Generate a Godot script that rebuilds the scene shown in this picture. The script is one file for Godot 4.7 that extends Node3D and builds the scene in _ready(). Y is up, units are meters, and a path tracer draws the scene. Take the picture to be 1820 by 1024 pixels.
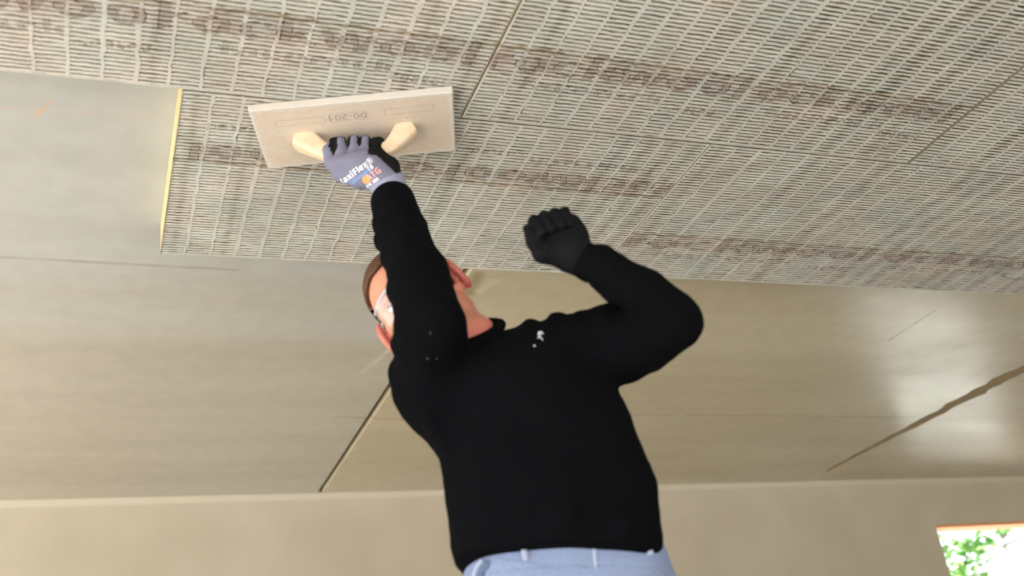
extends Node3D

# A worker floats insulation boards onto a concrete ceiling. Metres, y up, floor at y = 0, camera 1.30 m above it.
const BOARD_FACE := 2.61
const SLAB := 2.70

var M := {}
var used := {}
var rng := RandomNumberGenerator.new()
var head_l := Vector3.RIGHT
var head_u := Vector3.UP
var head_w := Vector3.FORWARD
var head_c := Vector3.ZERO


func _ready() -> void:
	rng.seed = 7
	camera_and_light()
	materials()
	room()
	ceiling()
	boards()
	plaster_float()
	person()
	platform()
	outside()


# ------------------------------------------------------------------ camera, sky, sun

func camera_and_light() -> void:
	var cam := Camera3D.new()
	cam.name = "camera"
	cam.fov = 30.639
	cam.near = 0.05
	cam.far = 200.0
	var at := CameraAttributesPhysical.new()
	at.frustum_focal_length = 43.8
	at.frustum_near = 0.05
	at.frustum_far = 200.0
	at.frustum_focus_distance = 2.8
	at.exposure_aperture = 3.2
	cam.attributes = at
	cam.transform = Transform3D(Basis(Vector3(0.93090926, -0.13120485, 0.34087129), Vector3(-0.03828583, 0.89306015, 0.44830543), Vector3(-0.36323841, -0.43038222, 0.82633468)), Vector3(0, 1.3, 0))
	cam.fov = 30.639
	add_child(cam)
	cam.current = true
	var env := Environment.new()
	env.background_mode = Environment.BG_SKY
	var sky := Sky.new()
	var sm := ProceduralSkyMaterial.new()
	sm.sky_top_color = Color(0.78, 0.86, 0.97)
	sm.sky_horizon_color = Color(0.97, 0.98, 1.0)
	sm.ground_horizon_color = Color(0.75, 0.75, 0.74)
	sm.ground_bottom_color = Color(0.55, 0.54, 0.52)
	sm.sky_energy_multiplier = 1.0
	sm.sun_angle_max = 1.0
	sky.sky_material = sm
	env.sky = sky
	env.background_energy_multiplier = 1.5
	env.tonemap_mode = Environment.TONE_MAPPER_LINEAR
	env.tonemap_exposure = 2.45
	env.sdfgi_enabled = true
	env.ssao_enabled = true
	env.ssil_enabled = true
	var we := WorldEnvironment.new()
	we.name = "sky_light"
	we.environment = env
	add_child(we)
	var sun := DirectionalLight3D.new()
	sun.name = "sun"
	sun.light_color = Color(1.0, 0.98, 0.95)
	sun.light_energy = 5.0
	sun.light_angular_distance = 0.6
	sun.shadow_enabled = true
	sun.look_at_from_position(Vector3(-4.5, 6.2, 4.5), Vector3.ZERO)
	add_child(sun)


# ------------------------------------------------------------------ helpers

func numbered(called: String) -> String:
	var n: int = used.get(called, 0)
	used[called] = n + 1
	return called if n == 0 else "%s_%03d" % [called, n]


func tag(o: Node, label: String, category: String, group := "") -> Node:
	o.set_meta("label", label)
	o.set_meta("category", category)
	if group:
		o.set_meta("group", group)
	return o


func thing(called: String, at := Vector3.ZERO) -> Node3D:
	var o := Node3D.new()
	o.name = numbered(called)
	add_child(o, true)
	o.position = at
	return o


func put(called: String, mesh: Mesh, mat: Material, parent: Node = self, at := Transform3D()) -> MeshInstance3D:
	var o := MeshInstance3D.new()
	o.name = numbered(called) if parent == self else called
	o.mesh = mesh
	o.material_override = mat
	o.transform = at
	parent.add_child(o, true)
	return o


func structure(o: Node) -> Node:
	o.set_meta("kind", "structure")
	return o


func stuff(o: Node) -> Node:
	o.set_meta("kind", "stuff")
	return o


func mat(color: Color, rough := 0.8, metal := 0.0) -> StandardMaterial3D:
	var m := StandardMaterial3D.new()
	m.albedo_color = color
	m.roughness = rough
	m.metallic = metal
	return m


func noise(freq: float, octaves := 3, s := 1) -> FastNoiseLite:
	var n := FastNoiseLite.new()
	n.noise_type = FastNoiseLite.TYPE_SIMPLEX_SMOOTH
	n.frequency = freq
	n.fractal_octaves = octaves
	n.seed = s
	return n


func bevel_box(size: Vector3, r: float) -> ArrayMesh:
	# a box with chamfered edges
	var st := SurfaceTool.new()
	st.begin(Mesh.PRIMITIVE_TRIANGLES)
	var h := size * 0.5
	var pts := []
	for sx in [-1, 1]:
		for sy in [-1, 1]:
			for sz in [-1, 1]:
				var s := Vector3(sx, sy, sz)
				pts.append(s * Vector3(h.x, h.y - r, h.z - r))
				pts.append(s * Vector3(h.x - r, h.y, h.z - r))
				pts.append(s * Vector3(h.x - r, h.y - r, h.z))
	var faces := []
	for axis in 3:
		for s in [-1, 1]:
			var f := []
			for i in pts.size():
				var p: Vector3 = pts[i]
				if i % 3 == axis and signf(p[axis]) == s:
					f.append(p)
			faces.append(f)
	for a in 3:
		for b in range(a + 1, 3):
			for sa in [-1, 1]:
				for sb in [-1, 1]:
					var f := []
					for i in pts.size():
						var p: Vector3 = pts[i]
						if (i % 3 == a or i % 3 == b) and signf(p[a]) == sa and signf(p[b]) == sb:
							f.append(p)
					faces.append(f)
	for c in 8:
		faces.append([pts[c * 3], pts[c * 3 + 1], pts[c * 3 + 2]])
	for f in faces:
		face(st, f)
	st.generate_normals()
	return st.commit()


func face(st: SurfaceTool, f: Array) -> void:
	# a convex polygon that faces away from the origin, clockwise from outside
	var c := Vector3.ZERO
	for p in f:
		c += p
	c /= f.size()
	var n := c.normalized()
	if f.size() > 2:
		var nn: Vector3 = (f[1] - f[0]).cross(f[2] - f[0])
		if nn.length() > 1e-12:
			n = nn.normalized() * signf(nn.dot(c))
	var ax: Vector3 = (f[0] - c).normalized()
	var ay := n.cross(ax)
	var o := f.duplicate()
	o.sort_custom(func(p, q): return atan2((p - c).dot(ay), (p - c).dot(ax)) > atan2((q - c).dot(ay), (q - c).dot(ax)))
	st.set_smooth_group(-1)
	for i in range(1, o.size() - 1):
		st.add_vertex(o[0])
		st.add_vertex(o[i])
		st.add_vertex(o[i + 1])


func box_mesh(size: Vector3) -> BoxMesh:
	var b := BoxMesh.new()
	b.size = size
	return b


func tube(pts: Array, radii: Array, sides := 12, flat := 1.0, up := Vector3.UP, sq := 1.0) -> ArrayMesh:
	# a swept tube with closed ends; flat squeezes it along its second axis
	var v := PackedVector3Array()
	var n := PackedVector3Array()
	var idx := PackedInt32Array()
	for i in pts.size():
		var d: Vector3 = (pts[mini(i + 1, pts.size() - 1)] - pts[maxi(i - 1, 0)]).normalized()
		var a := up.cross(d)
		a = a.normalized() if a.length() > 0.01 else Vector3.RIGHT.cross(d).normalized()
		var b := d.cross(a)
		for k in sides:
			var t := TAU * k / sides
			var cx := signf(cos(t)) * pow(absf(cos(t)), sq)
			var cy := signf(sin(t)) * pow(absf(sin(t)), sq)
			v.append(pts[i] + (a * cx + b * cy * flat) * radii[i])
			n.append((a * signf(cx) * pow(absf(cos(t)), 2.0 - sq) + b * signf(cy) * pow(absf(sin(t)), 2.0 - sq) / flat).normalized())
	for i in pts.size() - 1:
		for k in sides:
			var p := i * sides + k
			var q := i * sides + (k + 1) % sides
			idx.append_array([p, p + sides, q, q, p + sides, q + sides])
	for e in [0, pts.size() - 1]:
		var c := v.size()
		v.append(pts[e])
		n.append((pts[e] - pts[1 if e == 0 else e - 1]).normalized())
		for k in sides:
			if e == 0:
				idx.append_array([c, e * sides + k, e * sides + (k + 1) % sides])
			else:
				idx.append_array([c, e * sides + (k + 1) % sides, e * sides + k])
	return array_mesh(v, n, idx)


func array_mesh(v: PackedVector3Array, n: PackedVector3Array, idx: PackedInt32Array, col := PackedColorArray(), uv := PackedVector2Array()) -> ArrayMesh:
	# triangles wind clockwise seen from the side their normals point to
	for i in range(0, idx.size() - 2, 3):
		var p := idx[i]
		var q := idx[i + 1]
		var r := idx[i + 2]
		if (v[q] - v[p]).cross(v[r] - v[p]).dot(n[p] + n[q] + n[r]) > 0.0:
			idx[i + 1] = r
			idx[i + 2] = q
	var a := []
	a.resize(Mesh.ARRAY_MAX)
	a[Mesh.ARRAY_VERTEX] = v
	a[Mesh.ARRAY_NORMAL] = n
	a[Mesh.ARRAY_INDEX] = idx
	if col.size():
		a[Mesh.ARRAY_COLOR] = col
	if uv.size():
		a[Mesh.ARRAY_TEX_UV] = uv
	var m := ArrayMesh.new()
	m.add_surface_from_arrays(Mesh.PRIMITIVE_TRIANGLES, a)
	return m


func text_tris(words: String, size_m: float) -> PackedVector3Array:
	# flat triangles of lettering whose letters are about size_m high, centred
	var t := TextMesh.new()
	var f := SystemFont.new()
	f.font_names = PackedStringArray(["Droid Sans"])
	f.font_weight = 700
	t.font = f
	t.text = words
	t.font_size = 64
	t.pixel_size = size_m / 46.0
	t.depth = 0.0
	t.curve_step = 2.0
	var a := t.get_mesh_arrays()
	var out := PackedVector3Array()
	var v: PackedVector3Array = a[Mesh.ARRAY_VERTEX]
	if a[Mesh.ARRAY_INDEX] == null or a[Mesh.ARRAY_INDEX].size() == 0:
		return v
	for i in a[Mesh.ARRAY_INDEX]:
		out.append(v[i])
	return out


func stamp_text(mask: PackedByteArray, w: int, h: int, words: String, cx: float, cy: float, size_px: float, stretch := 1.0, turned := false) -> void:
	# lettering rasterised into a mask; x to the right, y down, upright as seen with row 0 on top
	var tr := text_tris(words, size_px)
	for i in range(0, tr.size() - 2, 3):
		var p := []
		for k in 3:
			var q := tr[i + k]
			var x := q.x * stretch
			var y := -q.y
			if turned:
				x = -x
				y = -y
			p.append(Vector2(cx + x, cy + y))
		var x0 := maxi(0, int(floor(minf(p[0].x, minf(p[1].x, p[2].x)))))
		var x1 := mini(w - 1, int(ceil(maxf(p[0].x, maxf(p[1].x, p[2].x)))))
		var y0 := maxi(0, int(floor(minf(p[0].y, minf(p[1].y, p[2].y)))))
		var y1 := mini(h - 1, int(ceil(maxf(p[0].y, maxf(p[1].y, p[2].y)))))
		var area: float = (p[1] - p[0]).cross(p[2] - p[0])
		if absf(area) < 1e-6:
			continue
		for y in range(y0, y1 + 1):
			for x in range(x0, x1 + 1):
				var c := Vector2(x + 0.5, y + 0.5)
				var a: float = (p[1] - p[0]).cross(c - p[0]) / area
				var b: float = (p[2] - p[1]).cross(c - p[1]) / area
				var e: float = (p[0] - p[2]).cross(c - p[2]) / area
				if a >= 0 and b >= 0 and e >= 0:
					mask[y * w + x] = 255


# ------------------------------------------------------------------ distance field, meshed by surface nets

class Field:
	var o := Vector3.ZERO
	var c := 0.01
	var nx := 0
	var ny := 0
	var nz := 0
	var d := PackedFloat32Array()

	func _init(lo: Vector3, hi: Vector3, cell: float) -> void:
		o = lo
		c = cell
		nx = int((hi.x - lo.x) / cell) + 2
		ny = int((hi.y - lo.y) / cell) + 2
		nz = int((hi.z - lo.z) / cell) + 2
		d.resize(nx * ny * nz)
		d.fill(1.0)

	func copy() -> Field:
		var f := Field.new(o, o, c)
		f.nx = nx
		f.ny = ny
		f.nz = nz
		f.d = d.duplicate()
		return f

	func span(lo: Vector3, hi: Vector3) -> PackedInt32Array:
		var a := (lo - o) / c
		var b := (hi - o) / c
		return PackedInt32Array([clampi(int(a.x), 0, nx - 1), clampi(int(b.x) + 1, 0, nx - 1), clampi(int(a.y), 0, ny - 1), clampi(int(b.y) + 1, 0, ny - 1), clampi(int(a.z), 0, nz - 1), clampi(int(b.z) + 1, 0, nz - 1)])

	func cap(a: Vector3, b: Vector3, ra: float, rb: float, k := 0.0, sub := false) -> void:
		var m := maxf(ra, rb) + k + 3.0 * c
		var mm := Vector3(m, m, m)
		var s := span(a.min(b) - mm, a.max(b) + mm)
		var ab := b - a
		var l2 := maxf(ab.length_squared(), 1e-9)
		for z in range(s[4], s[5] + 1):
			for y in range(s[2], s[3] + 1):
				var row := (z * ny + y) * nx
				var p := o + Vector3(s[0], y, z) * c - a
				for x in range(s[0], s[1] + 1):
					var t := clampf(p.dot(ab) / l2, 0.0, 1.0)
					var dd := (p - ab * t).length() - ra - (rb - ra) * t
					p.x += c
					var i := row + x
					var cur := d[i]
					if sub:
						var h := maxf(k - absf(cur + dd), 0.0)
						d[i] = maxf(cur, -dd) + (h * h / (4.0 * k) if k > 0.0 else 0.0)
					elif k > 0.0:
						var h := maxf(k - absf(cur - dd), 0.0)
						d[i] = minf(cur, dd) - h * h / (4.0 * k)
					elif dd < cur:
						d[i] = dd

	func chain(pts: Array, radii: Array, k := 0.0) -> void:
		for i in pts.size() - 1:
			cap(pts[i], pts[i + 1], radii[i], radii[i + 1], k)

	func blob(at: Vector3, ax: Basis, r: Vector3, k := 0.0, sub := false) -> void:
		var m := maxf(r.x, maxf(r.y, r.z)) + k + 3.0 * c
		var s := span(at - Vector3(m, m, m), at + Vector3(m, m, m))
		var inv := ax.transposed()
		for z in range(s[4], s[5] + 1):
			for y in range(s[2], s[3] + 1):
				var row := (z * ny + y) * nx
				for x in range(s[0], s[1] + 1):
					var q := inv * (o + Vector3(x, y, z) * c - at)
					var k0 := (q / r).length()
					var k1 := (q / (r * r)).length()
					var dd := k0 * (k0 - 1.0) / maxf(k1, 1e-6)
					var i := row + x
					var cur := d[i]
					if sub:
						d[i] = maxf(cur, -dd)
					elif k > 0.0:
						var h := maxf(k - absf(cur - dd), 0.0)
						d[i] = minf(cur, dd) - h * h / (4.0 * k)
					else:
						d[i] = minf(cur, dd)

	func cut(at: Vector3, n: Vector3) -> void:
		# keeps what lies against n
		for z in nz:
			for y in ny:
				var row := (z * ny + y) * nx
				for x in nx:
					var h := (o + Vector3(x, y, z) * c - at).dot(n)
					if h > d[row + x]:
						d[row + x] = h

	func trim(at: Vector3, n: Vector3, reach: float) -> void:
		# cut, but only within reach of the spot
		var s := span(at - Vector3(reach, reach, reach), at + Vector3(reach, reach, reach))
		for z in range(s[4], s[5] + 1):
			for y in range(s[2], s[3] + 1):
				var row := (z * ny + y) * nx
				for x in range(s[0], s[1] + 1):
					var p := o + Vector3(x, y, z) * c - at
					var h := p.dot(n)
					if h > d[row + x] and p.length() < reach:
						d[row + x] = h

	func shape(f: Callable) -> void:
		# changes every value near the surface: f(point, distance) -> distance
		for z in nz:
			for y in ny:
				var row := (z * ny + y) * nx
				for x in nx:
					var cur := d[row + x]
					if absf(cur) < 6.0 * c:
						d[row + x] = f.call(o + Vector3(x, y, z) * c, cur)

	func sample(p: Vector3) -> float:
		var q := (p - o) / c
		var x := clampi(int(floor(q.x)), 0, nx - 2)
		var y := clampi(int(floor(q.y)), 0, ny - 2)
		var z := clampi(int(floor(q.z)), 0, nz - 2)
		var fx := clampf(q.x - x, 0, 1)
		var fy := clampf(q.y - y, 0, 1)
		var fz := clampf(q.z - z, 0, 1)
		var i := (z * ny + y) * nx + x
		var j := i + nx * ny
		var a := lerpf(lerpf(d[i], d[i + 1], fx), lerpf(d[i + nx], d[i + nx + 1], fx), fy)
		var b := lerpf(lerpf(d[j], d[j + 1], fx), lerpf(d[j + nx], d[j + nx + 1], fx), fy)
		return lerpf(a, b, fz)

	func normal(p: Vector3) -> Vector3:
		var e := c * 0.75
		return Vector3(sample(p + Vector3(e, 0, 0)) - sample(p - Vector3(e, 0, 0)), sample(p + Vector3(0, e, 0)) - sample(p - Vector3(0, e, 0)), sample(p + Vector3(0, 0, e)) - sample(p - Vector3(0, 0, e))).normalized()

	func hit(from: Vector3, dir: Vector3, far := 0.6) -> Vector3:
		var t := 0.0
		var last := 0.0
		while t < far:
			if sample(from + dir * t) < 0.0:
				for i in 12:
					var mid := (last + t) * 0.5
					if sample(from + dir * mid) < 0.0:
						t = mid
					else:
						last = mid
				return from + dir * t
			last = t
			t += c * 0.4
		return from + dir * far

	func arrays(color = null) -> Array:
		var v := PackedVector3Array()
		var n := PackedVector3Array()
		var col := PackedColorArray()
		var idx := PackedInt32Array()
		var at := PackedInt32Array()
		at.resize(nx * ny * nz)
		at.fill(-1)
		var sl := nx * ny
		var off := [0, 1, nx, nx + 1, sl, sl + 1, sl + nx, sl + nx + 1]
		var ed := [[0, 1], [2, 3], [4, 5], [6, 7], [0, 2], [1, 3], [4, 6], [5, 7], [0, 4], [1, 5], [2, 6], [3, 7]]
		for z in nz - 1:
			for y in ny - 1:
				for x in nx - 1:
					var i := (z * ny + y) * nx + x
					var s0 := d[i] < 0.0
					if absf(d[i]) > 2.0 * c:
						continue
					var mixed := false
					for k in 8:
						if (d[i + off[k]] < 0.0) != s0:
							mixed = true
							break
					if not mixed:
						continue
					var sum := Vector3.ZERO
					var cnt := 0
					for e in ed:
						var da := d[i + off[e[0]]]
						var db := d[i + off[e[1]]]
						if (da < 0.0) != (db < 0.0):
							var t := da / (da - db)
							var pa := Vector3(e[0] & 1, (e[0] >> 1) & 1, e[0] >> 2)
							var pb := Vector3(e[1] & 1, (e[1] >> 1) & 1, e[1] >> 2)
							sum += pa.lerp(pb, t)
							cnt += 1
					var p := o + (Vector3(x, y, z) + sum / cnt) * c
					at[i] = v.size()
					v.append(p)
					var nn: Vector3 = normal(p)
					n.append(nn)
					if color != null:
						col.append(color.call(p, nn))
		for z in range(1, nz - 1):
			for y in range(1, ny - 1):
				for x in range(1, nx - 1):
					var i := (z * ny + y) * nx + x
					if absf(d[i]) > 2.0 * c:
						continue
					var s := d[i] < 0.0
					if (d[i + 1] < 0.0) != s:
						quad(idx, at[i - nx - sl], at[i - sl], at[i], at[i - nx], s)
					if (d[i + nx] < 0.0) != s:
						quad(idx, at[i - 1 - sl], at[i - 1], at[i], at[i - sl], s)
					if (d[i + sl] < 0.0) != s:
						quad(idx, at[i - 1 - nx], at[i - nx], at[i], at[i - 1], s)
		return [v, n, col, idx]

	func quad(idx: PackedInt32Array, a: int, b: int, e: int, f: int, s: bool) -> void:
		if a < 0 or b < 0 or e < 0 or f < 0:
			return
		if s:
			idx.append_array([a, e, b, a, f, e])
		else:
			idx.append_array([a, b, e, a, e, f])


func field_mesh(f: Field, color = null) -> ArrayMesh:
	var a := f.arrays(color)
	return array_mesh(a[0], a[1], a[3], a[2])


func print_on(f: Field, tris: PackedVector3Array, from: Vector3, dir: Vector3, right: Vector3, up: Vector3, lift := 0.0006) -> ArrayMesh:
	# flat artwork laid onto a surface: each corner is dropped along dir until it meets the field
	var v := PackedVector3Array()
	var n := PackedVector3Array()
	var idx := PackedInt32Array()
	for t in tris:
		var p := f.hit(from + right * t.x + up * t.y, dir)
		var nn := f.normal(p)
		v.append(p + nn * lift)
		n.append(nn)
		idx.append(idx.size())
	return array_mesh(v, n, idx)


func disc(r: float, k := 20, inner := 0.0, a0 := 0.0, a1 := TAU, at := Vector2.ZERO, squash := 1.0) -> PackedVector3Array:
	var out := PackedVector3Array()
	for i in k:
		var p := a0 + (a1 - a0) * i / k
		var q := a0 + (a1 - a0) * (i + 1) / k
		var c := Vector3(at.x, at.y, 0)
		var e := Vector3(cos(p), sin(p) * squash, 0)
		var g := Vector3(cos(q), sin(q) * squash, 0)
		out.append_array([c + e * inner, c + e * r, c + g * r])
		if inner > 0.0:
			out.append_array([c + e * inner, c + g * r, c + g * inner])
	return out


func rect(x0: float, y0: float, x1: float, y1: float) -> PackedVector3Array:
	return PackedVector3Array([Vector3(x0, y0, 0), Vector3(x1, y0, 0), Vector3(x1, y1, 0), Vector3(x0, y0, 0), Vector3(x1, y1, 0), Vector3(x0, y1, 0)])


# ------------------------------------------------------------------ materials

func grain_texture(size: int, freq: float, lo: Color, hi: Color, s: int, normal_map := false, bump := 4.0) -> NoiseTexture2D:
	var t := NoiseTexture2D.new()
	t.width = size
	t.height = size
	t.seamless = true
	t.noise = noise(freq, 5, s)
	if normal_map:
		t.as_normal_map = true
		t.bump_strength = bump
	else:
		var g := Gradient.new()
		g.colors = PackedColorArray([lo, hi])
		g.offsets = PackedFloat32Array([0.2, 0.8])
		t.color_ramp = g
	return t


func tri(m: StandardMaterial3D, scale: float) -> StandardMaterial3D:
	m.uv1_triplanar = true
	m.uv1_world_triplanar = true
	m.uv1_scale = Vector3(scale, scale, scale)
	return m


func materials() -> void:
	M.wall = tri(mat(Color(1, 1, 1), 0.75), 0.35)
	M.wall.albedo_texture = grain_texture(512, 0.012, Color(0.735, 0.695, 0.615), Color(0.765, 0.725, 0.65), 3)
	M.floor = tri(mat(Color(1, 1, 1), 0.85), 0.4)
	M.floor.albedo_texture = grain_texture(512, 0.01, Color(0.66, 0.65, 0.62), Color(0.73, 0.72, 0.69), 9)
	M.mortar = mat(Color(0.60, 0.52, 0.38), 0.95)
	M.coving = mat(Color(0.78, 0.745, 0.67), 0.7)
	M.timber = mat(Color(0.95, 0.66, 0.42), 0.6)
	M.core = tri(mat(Color(1, 1, 1), 0.95), 9.0)
	M.core.albedo_texture = grain_texture(256, 0.05, Color(0.76, 0.70, 0.50), Color(0.84, 0.79, 0.62), 5)
	M.ribs = mat(Color(1, 1, 1), 0.9)
	M.ribs.vertex_color_use_as_albedo = true
	M.ribs.albedo_texture = board_print()
	M.sweater = mat(Color(0.046, 0.046, 0.058), 0.95)
	M.sweater.metallic_specular = 0.12
	M.sweater.rim_enabled = true
	M.sweater.rim = 0.02
	M.sweater.rim_tint = 0.5
	tri(M.sweater, 6.0)
	M.sweater.normal_enabled = true
	M.sweater.normal_texture = grain_texture(256, 0.08, Color.BLACK, Color.WHITE, 11, true, 1.2)
	M.sweater.normal_scale = 0.35
	M.ribbing = M.sweater
	M.jeans = tri(mat(Color(1, 1, 1), 0.85), 10.0)
	M.jeans.albedo_texture = grain_texture(256, 0.09, Color(0.46, 0.52, 0.65), Color(0.54, 0.60, 0.73), 13)
	M.jeans_seam = mat(Color(0.66, 0.70, 0.80), 0.85)
	M.jeans_dark = mat(Color(0.36, 0.42, 0.54), 0.9)
	M.skin = mat(Color(1, 1, 1), 0.5)
	M.skin.vertex_color_use_as_albedo = true
	M.skin.subsurf_scatter_enabled = true
	M.skin.subsurf_scatter_strength = 0.12
	M.hair = mat(Color(0.31, 0.18, 0.08), 0.55)
	M.eye = mat(Color(0.92, 0.9, 0.87), 0.2)
	M.iris = mat(Color(0.25, 0.33, 0.38), 0.2)
	M.glove = mat(Color(1, 1, 1), 0.75)
	M.glove.vertex_color_use_as_albedo = true
	M.glove.metallic_specular = 0.2
	M.glove_dark = mat(Color(0.215, 0.22, 0.245), 0.75)
	M.glove_dark.vertex_color_use_as_albedo = true
	M.glove_dark.metallic_specular = 0.2
	M.white_print = mat(Color(0.92, 0.93, 0.95), 0.7)
	M.blue_print = mat(Color(0.45, 0.62, 0.85), 0.7)
	M.orange_print = mat(Color(0.95, 0.58, 0.36), 0.7)
	M.pink_print = mat(Color(0.92, 0.66, 0.62), 0.7)
	M.knit = mat(Color(0.74, 0.76, 0.84), 0.9)
	M.boot = mat(Color(0.12, 0.1, 0.09), 0.6)
	M.wood_float = mat(Color(1, 1, 1), 0.6)
	M.wood_float.albedo_texture = float_print()
	M.wood_edge = mat(Color(0.78, 0.75, 0.71), 0.6)
	M.handle = tri(mat(Color(1, 1, 1), 0.5), 5.0)
	M.handle.albedo_texture = grain_texture(256, 0.02, Color(0.82, 0.72, 0.60), Color(0.87, 0.79, 0.68), 17)
	M.plank = tri(mat(Color(1, 1, 1), 0.8), 2.0)
	M.plank.albedo_texture = grain_texture(256, 0.02, Color(0.55, 0.42, 0.28), Color(0.68, 0.54, 0.38), 19)
	M.steel = mat(Color(0.8, 0.8, 0.8), 0.35, 0.6)
	M.bark = mat(Color(0.55, 0.50, 0.42), 0.9)
	M.leaf = mat(Color(0.47, 0.62, 0.38), 0.5)
	M.leaf.vertex_color_use_as_albedo = true
	M.leaf.backlight_enabled = true
	M.leaf.backlight = Color(0.45, 0.58, 0.30)
	M.ground = tri(mat(Color(1, 1, 1), 0.95), 0.3)
	M.ground.albedo_texture = grain_texture(256, 0.02, Color(0.72, 0.71, 0.69), Color(0.80, 0.79, 0.77), 23)
	M.lens = mat(Color(0.9, 0.93, 0.95, 0.12), 0.05)
	M.lens.transparency = BaseMaterial3D.TRANSPARENCY_ALPHA
	M.frame = mat(Color(0.72, 0.74, 0.76), 0.4)


func board_print() -> ImageTexture:
	# what is printed and stained on one insulation board: 1.2 x 0.675 m, the printed edge at the bottom row
	var w := 1536
	var h := 864
	var mask := PackedByteArray()
	mask.resize(w * h)
	var small := PackedByteArray()
	small.resize(w * h)
	var mm := w / 1200.0
	var base := h - 205.0 * mm
	stamp_text(mask, w, h, "rockwool", 292 * mm, base, 62 * mm, 1.62)
	stamp_text(mask, w, h, "rockwool", 870 * mm, base, 62 * mm, 1.62)
	stamp_text(small, w, h, "facerock", 250 * mm, h - 137 * mm, 34 * mm, 1.75)
	stamp_text(small, w, h, "facerock", 850 * mm, h - 137 * mm, 34 * mm, 1.75)
	stamp_text(small, w, h, "coated", 500 * mm, h - 112 * mm, 22 * mm, 1.3)
	stamp_text(small, w, h, "coated", 1080 * mm, h - 112 * mm, 22 * mm, 1.3)
	var fine := noise(0.12, 2, 31)
	var blot := noise(0.006, 3, 32)
	var tint := noise(0.004, 2, 33)
	var wave := noise(0.02, 2, 34)
	var px := PackedByteArray()
	px.resize(w * h * 3)
	for y in h:
		var s := (h - y) / mm
		for x in w:
			var i := y * w + x
			var g := 0.93 + 0.07 * fine.get_noise_2d(x * 0.7, y * 1.6) + 0.05 * blot.get_noise_2d(x, y)
			var t := tint.get_noise_2d(x, y)
			var r := g * (1.0 + 0.025 * t)
			var gg := g * (1.0 - 0.012 * t)
			var b := g * (0.985 - 0.02 * t)
			# violet ink cloud behind the lettering, brown line above it
			var ww := wave.get_noise_2d(x, 40.0)
			var cloud := clampf(1.0 - absf(s - 205.0) / 52.0, 0.0, 1.0) * clampf(0.75 + 1.3 * blot.get_noise_2d(x * 1.5, 900.0), 0.0, 1.0)
			r *= 1.0 - 0.10 * cloud
			gg *= 1.0 - 0.155 * cloud
			b *= 1.0 - 0.165 * cloud
			var line := clampf(1.0 - absf(s - 243.0 - 6.0 * ww) / 9.0, 0.0, 1.0) * clampf(0.8 + 1.2 * wave.get_noise_2d(x * 0.6, 300.0), 0.15, 1.0)
			r *= 1.0 - 0.26 * line
			gg *= 1.0 - 0.33 * line
			b *= 1.0 - 0.42 * line
			var ink := 0.0
			if mask[i]:
				ink = 0.12
				if x > 3 and x < w - 4 and y > 3 and y < h - 4 and not (mask[i - 3] and mask[i + 3] and mask[i - 3 * w] and mask[i + 3 * w]):
					ink = 0.40 * clampf(0.6 + 1.6 * wave.get_noise_2d(x * 1.7, y * 1.7), 0.0, 1.2)
			elif small[i]:
				ink = 0.11
				if x > 2 and x < w - 3 and y > 2 and y < h - 3 and not (small[i - 2] and small[i + 2] and small[i - 2 * w] and small[i + 2 * w]):
					ink = 0.36 * clampf(0.6 + 1.6 * wave.get_noise_2d(x * 1.7, y * 1.7), 0.0, 1.2)
			r *= 1.0 - 0.88 * ink
			gg *= 1.0 - 1.05 * ink
			b *= 1.0 - 1.08 * ink
			px[i * 3] = clampi(int(r * 255.0), 0, 255)
			px[i * 3 + 1] = clampi(int(gg * 255.0), 0, 255)
			px[i * 3 + 2] = clampi(int(b * 255.0), 0, 255)
	return ImageTexture.create_from_image(Image.create_from_data(w, h, false, Image.FORMAT_RGB8, px))


func float_print() -> ImageTexture:
	# pressed herringbone and stamped marks on the back of the float, 1024 x 512
	var w := 1024
	var h := 512
	var mask := PackedByteArray()
	mask.resize(w * h)
	stamp_text(mask, w, h, "00-201", 475, 112, 44, 1.1, true)
	for r in [[110, 92, 360, 140], [668, 78, 920, 126], [385, 80, 575, 142]]:
		for x in range(r[0], r[2]):
			for t in 3:
				mask[(r[1] + t) * w + x] = 255
				mask[(r[3] + t) * w + x] = 255
		for y in range(r[1], r[3]):
			for t in 3:
				mask[y * w + r[0] + t] = 255
				mask[y * w + r[2] + t] = 255
	var fine := noise(0.05, 3, 41)
	var wear := noise(0.006, 3, 42)
	var px := PackedByteArray()
	px.resize(w * h * 3)
	for y in h:
		for x in w:
			var i := y * w + x
			var fold := absf(fposmod(x / 26.0, 2.0) - 1.0)
			var g := 0.5 + 0.5 * sin((y + fold * 26.0) * 0.55)
			var e := minf(minf(x, w - x) / 26.0, minf(y, h - y) / 26.0)
			var worn := clampf(1.0 - e, 0.0, 1.0) * 0.8 + clampf(wear.get_noise_2d(x, y), 0.0, 1.0) * 0.6
			var k := 0.92 + 0.10 * g + 0.05 * fine.get_noise_2d(x * 0.4, y * 2.0)
			var c := Color(0.865, 0.80, 0.73).lerp(Color(0.875, 0.855, 0.82), clampf(worn, 0.0, 1.0))
			c *= k
			if mask[i]:
				c = c * 0.80
			px[i * 3] = clampi(int(c.r * 255.0), 0, 255)
			px[i * 3 + 1] = clampi(int(c.g * 255.0), 0, 255)
			px[i * 3 + 2] = clampi(int(c.b * 255.0), 0, 255)
	return ImageTexture.create_from_image(Image.create_from_data(w, h, false, Image.FORMAT_RGB8, px))


func segment(p: Vector2, a: Vector2, b: Vector2) -> Vector2:
	# distance from a segment, and how far along it
	var t := clampf((p - a).dot(b - a) / (b - a).length_squared(), 0.0, 1.0)
	return Vector2(p.distance_to(a.lerp(b, t)), t)


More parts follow.
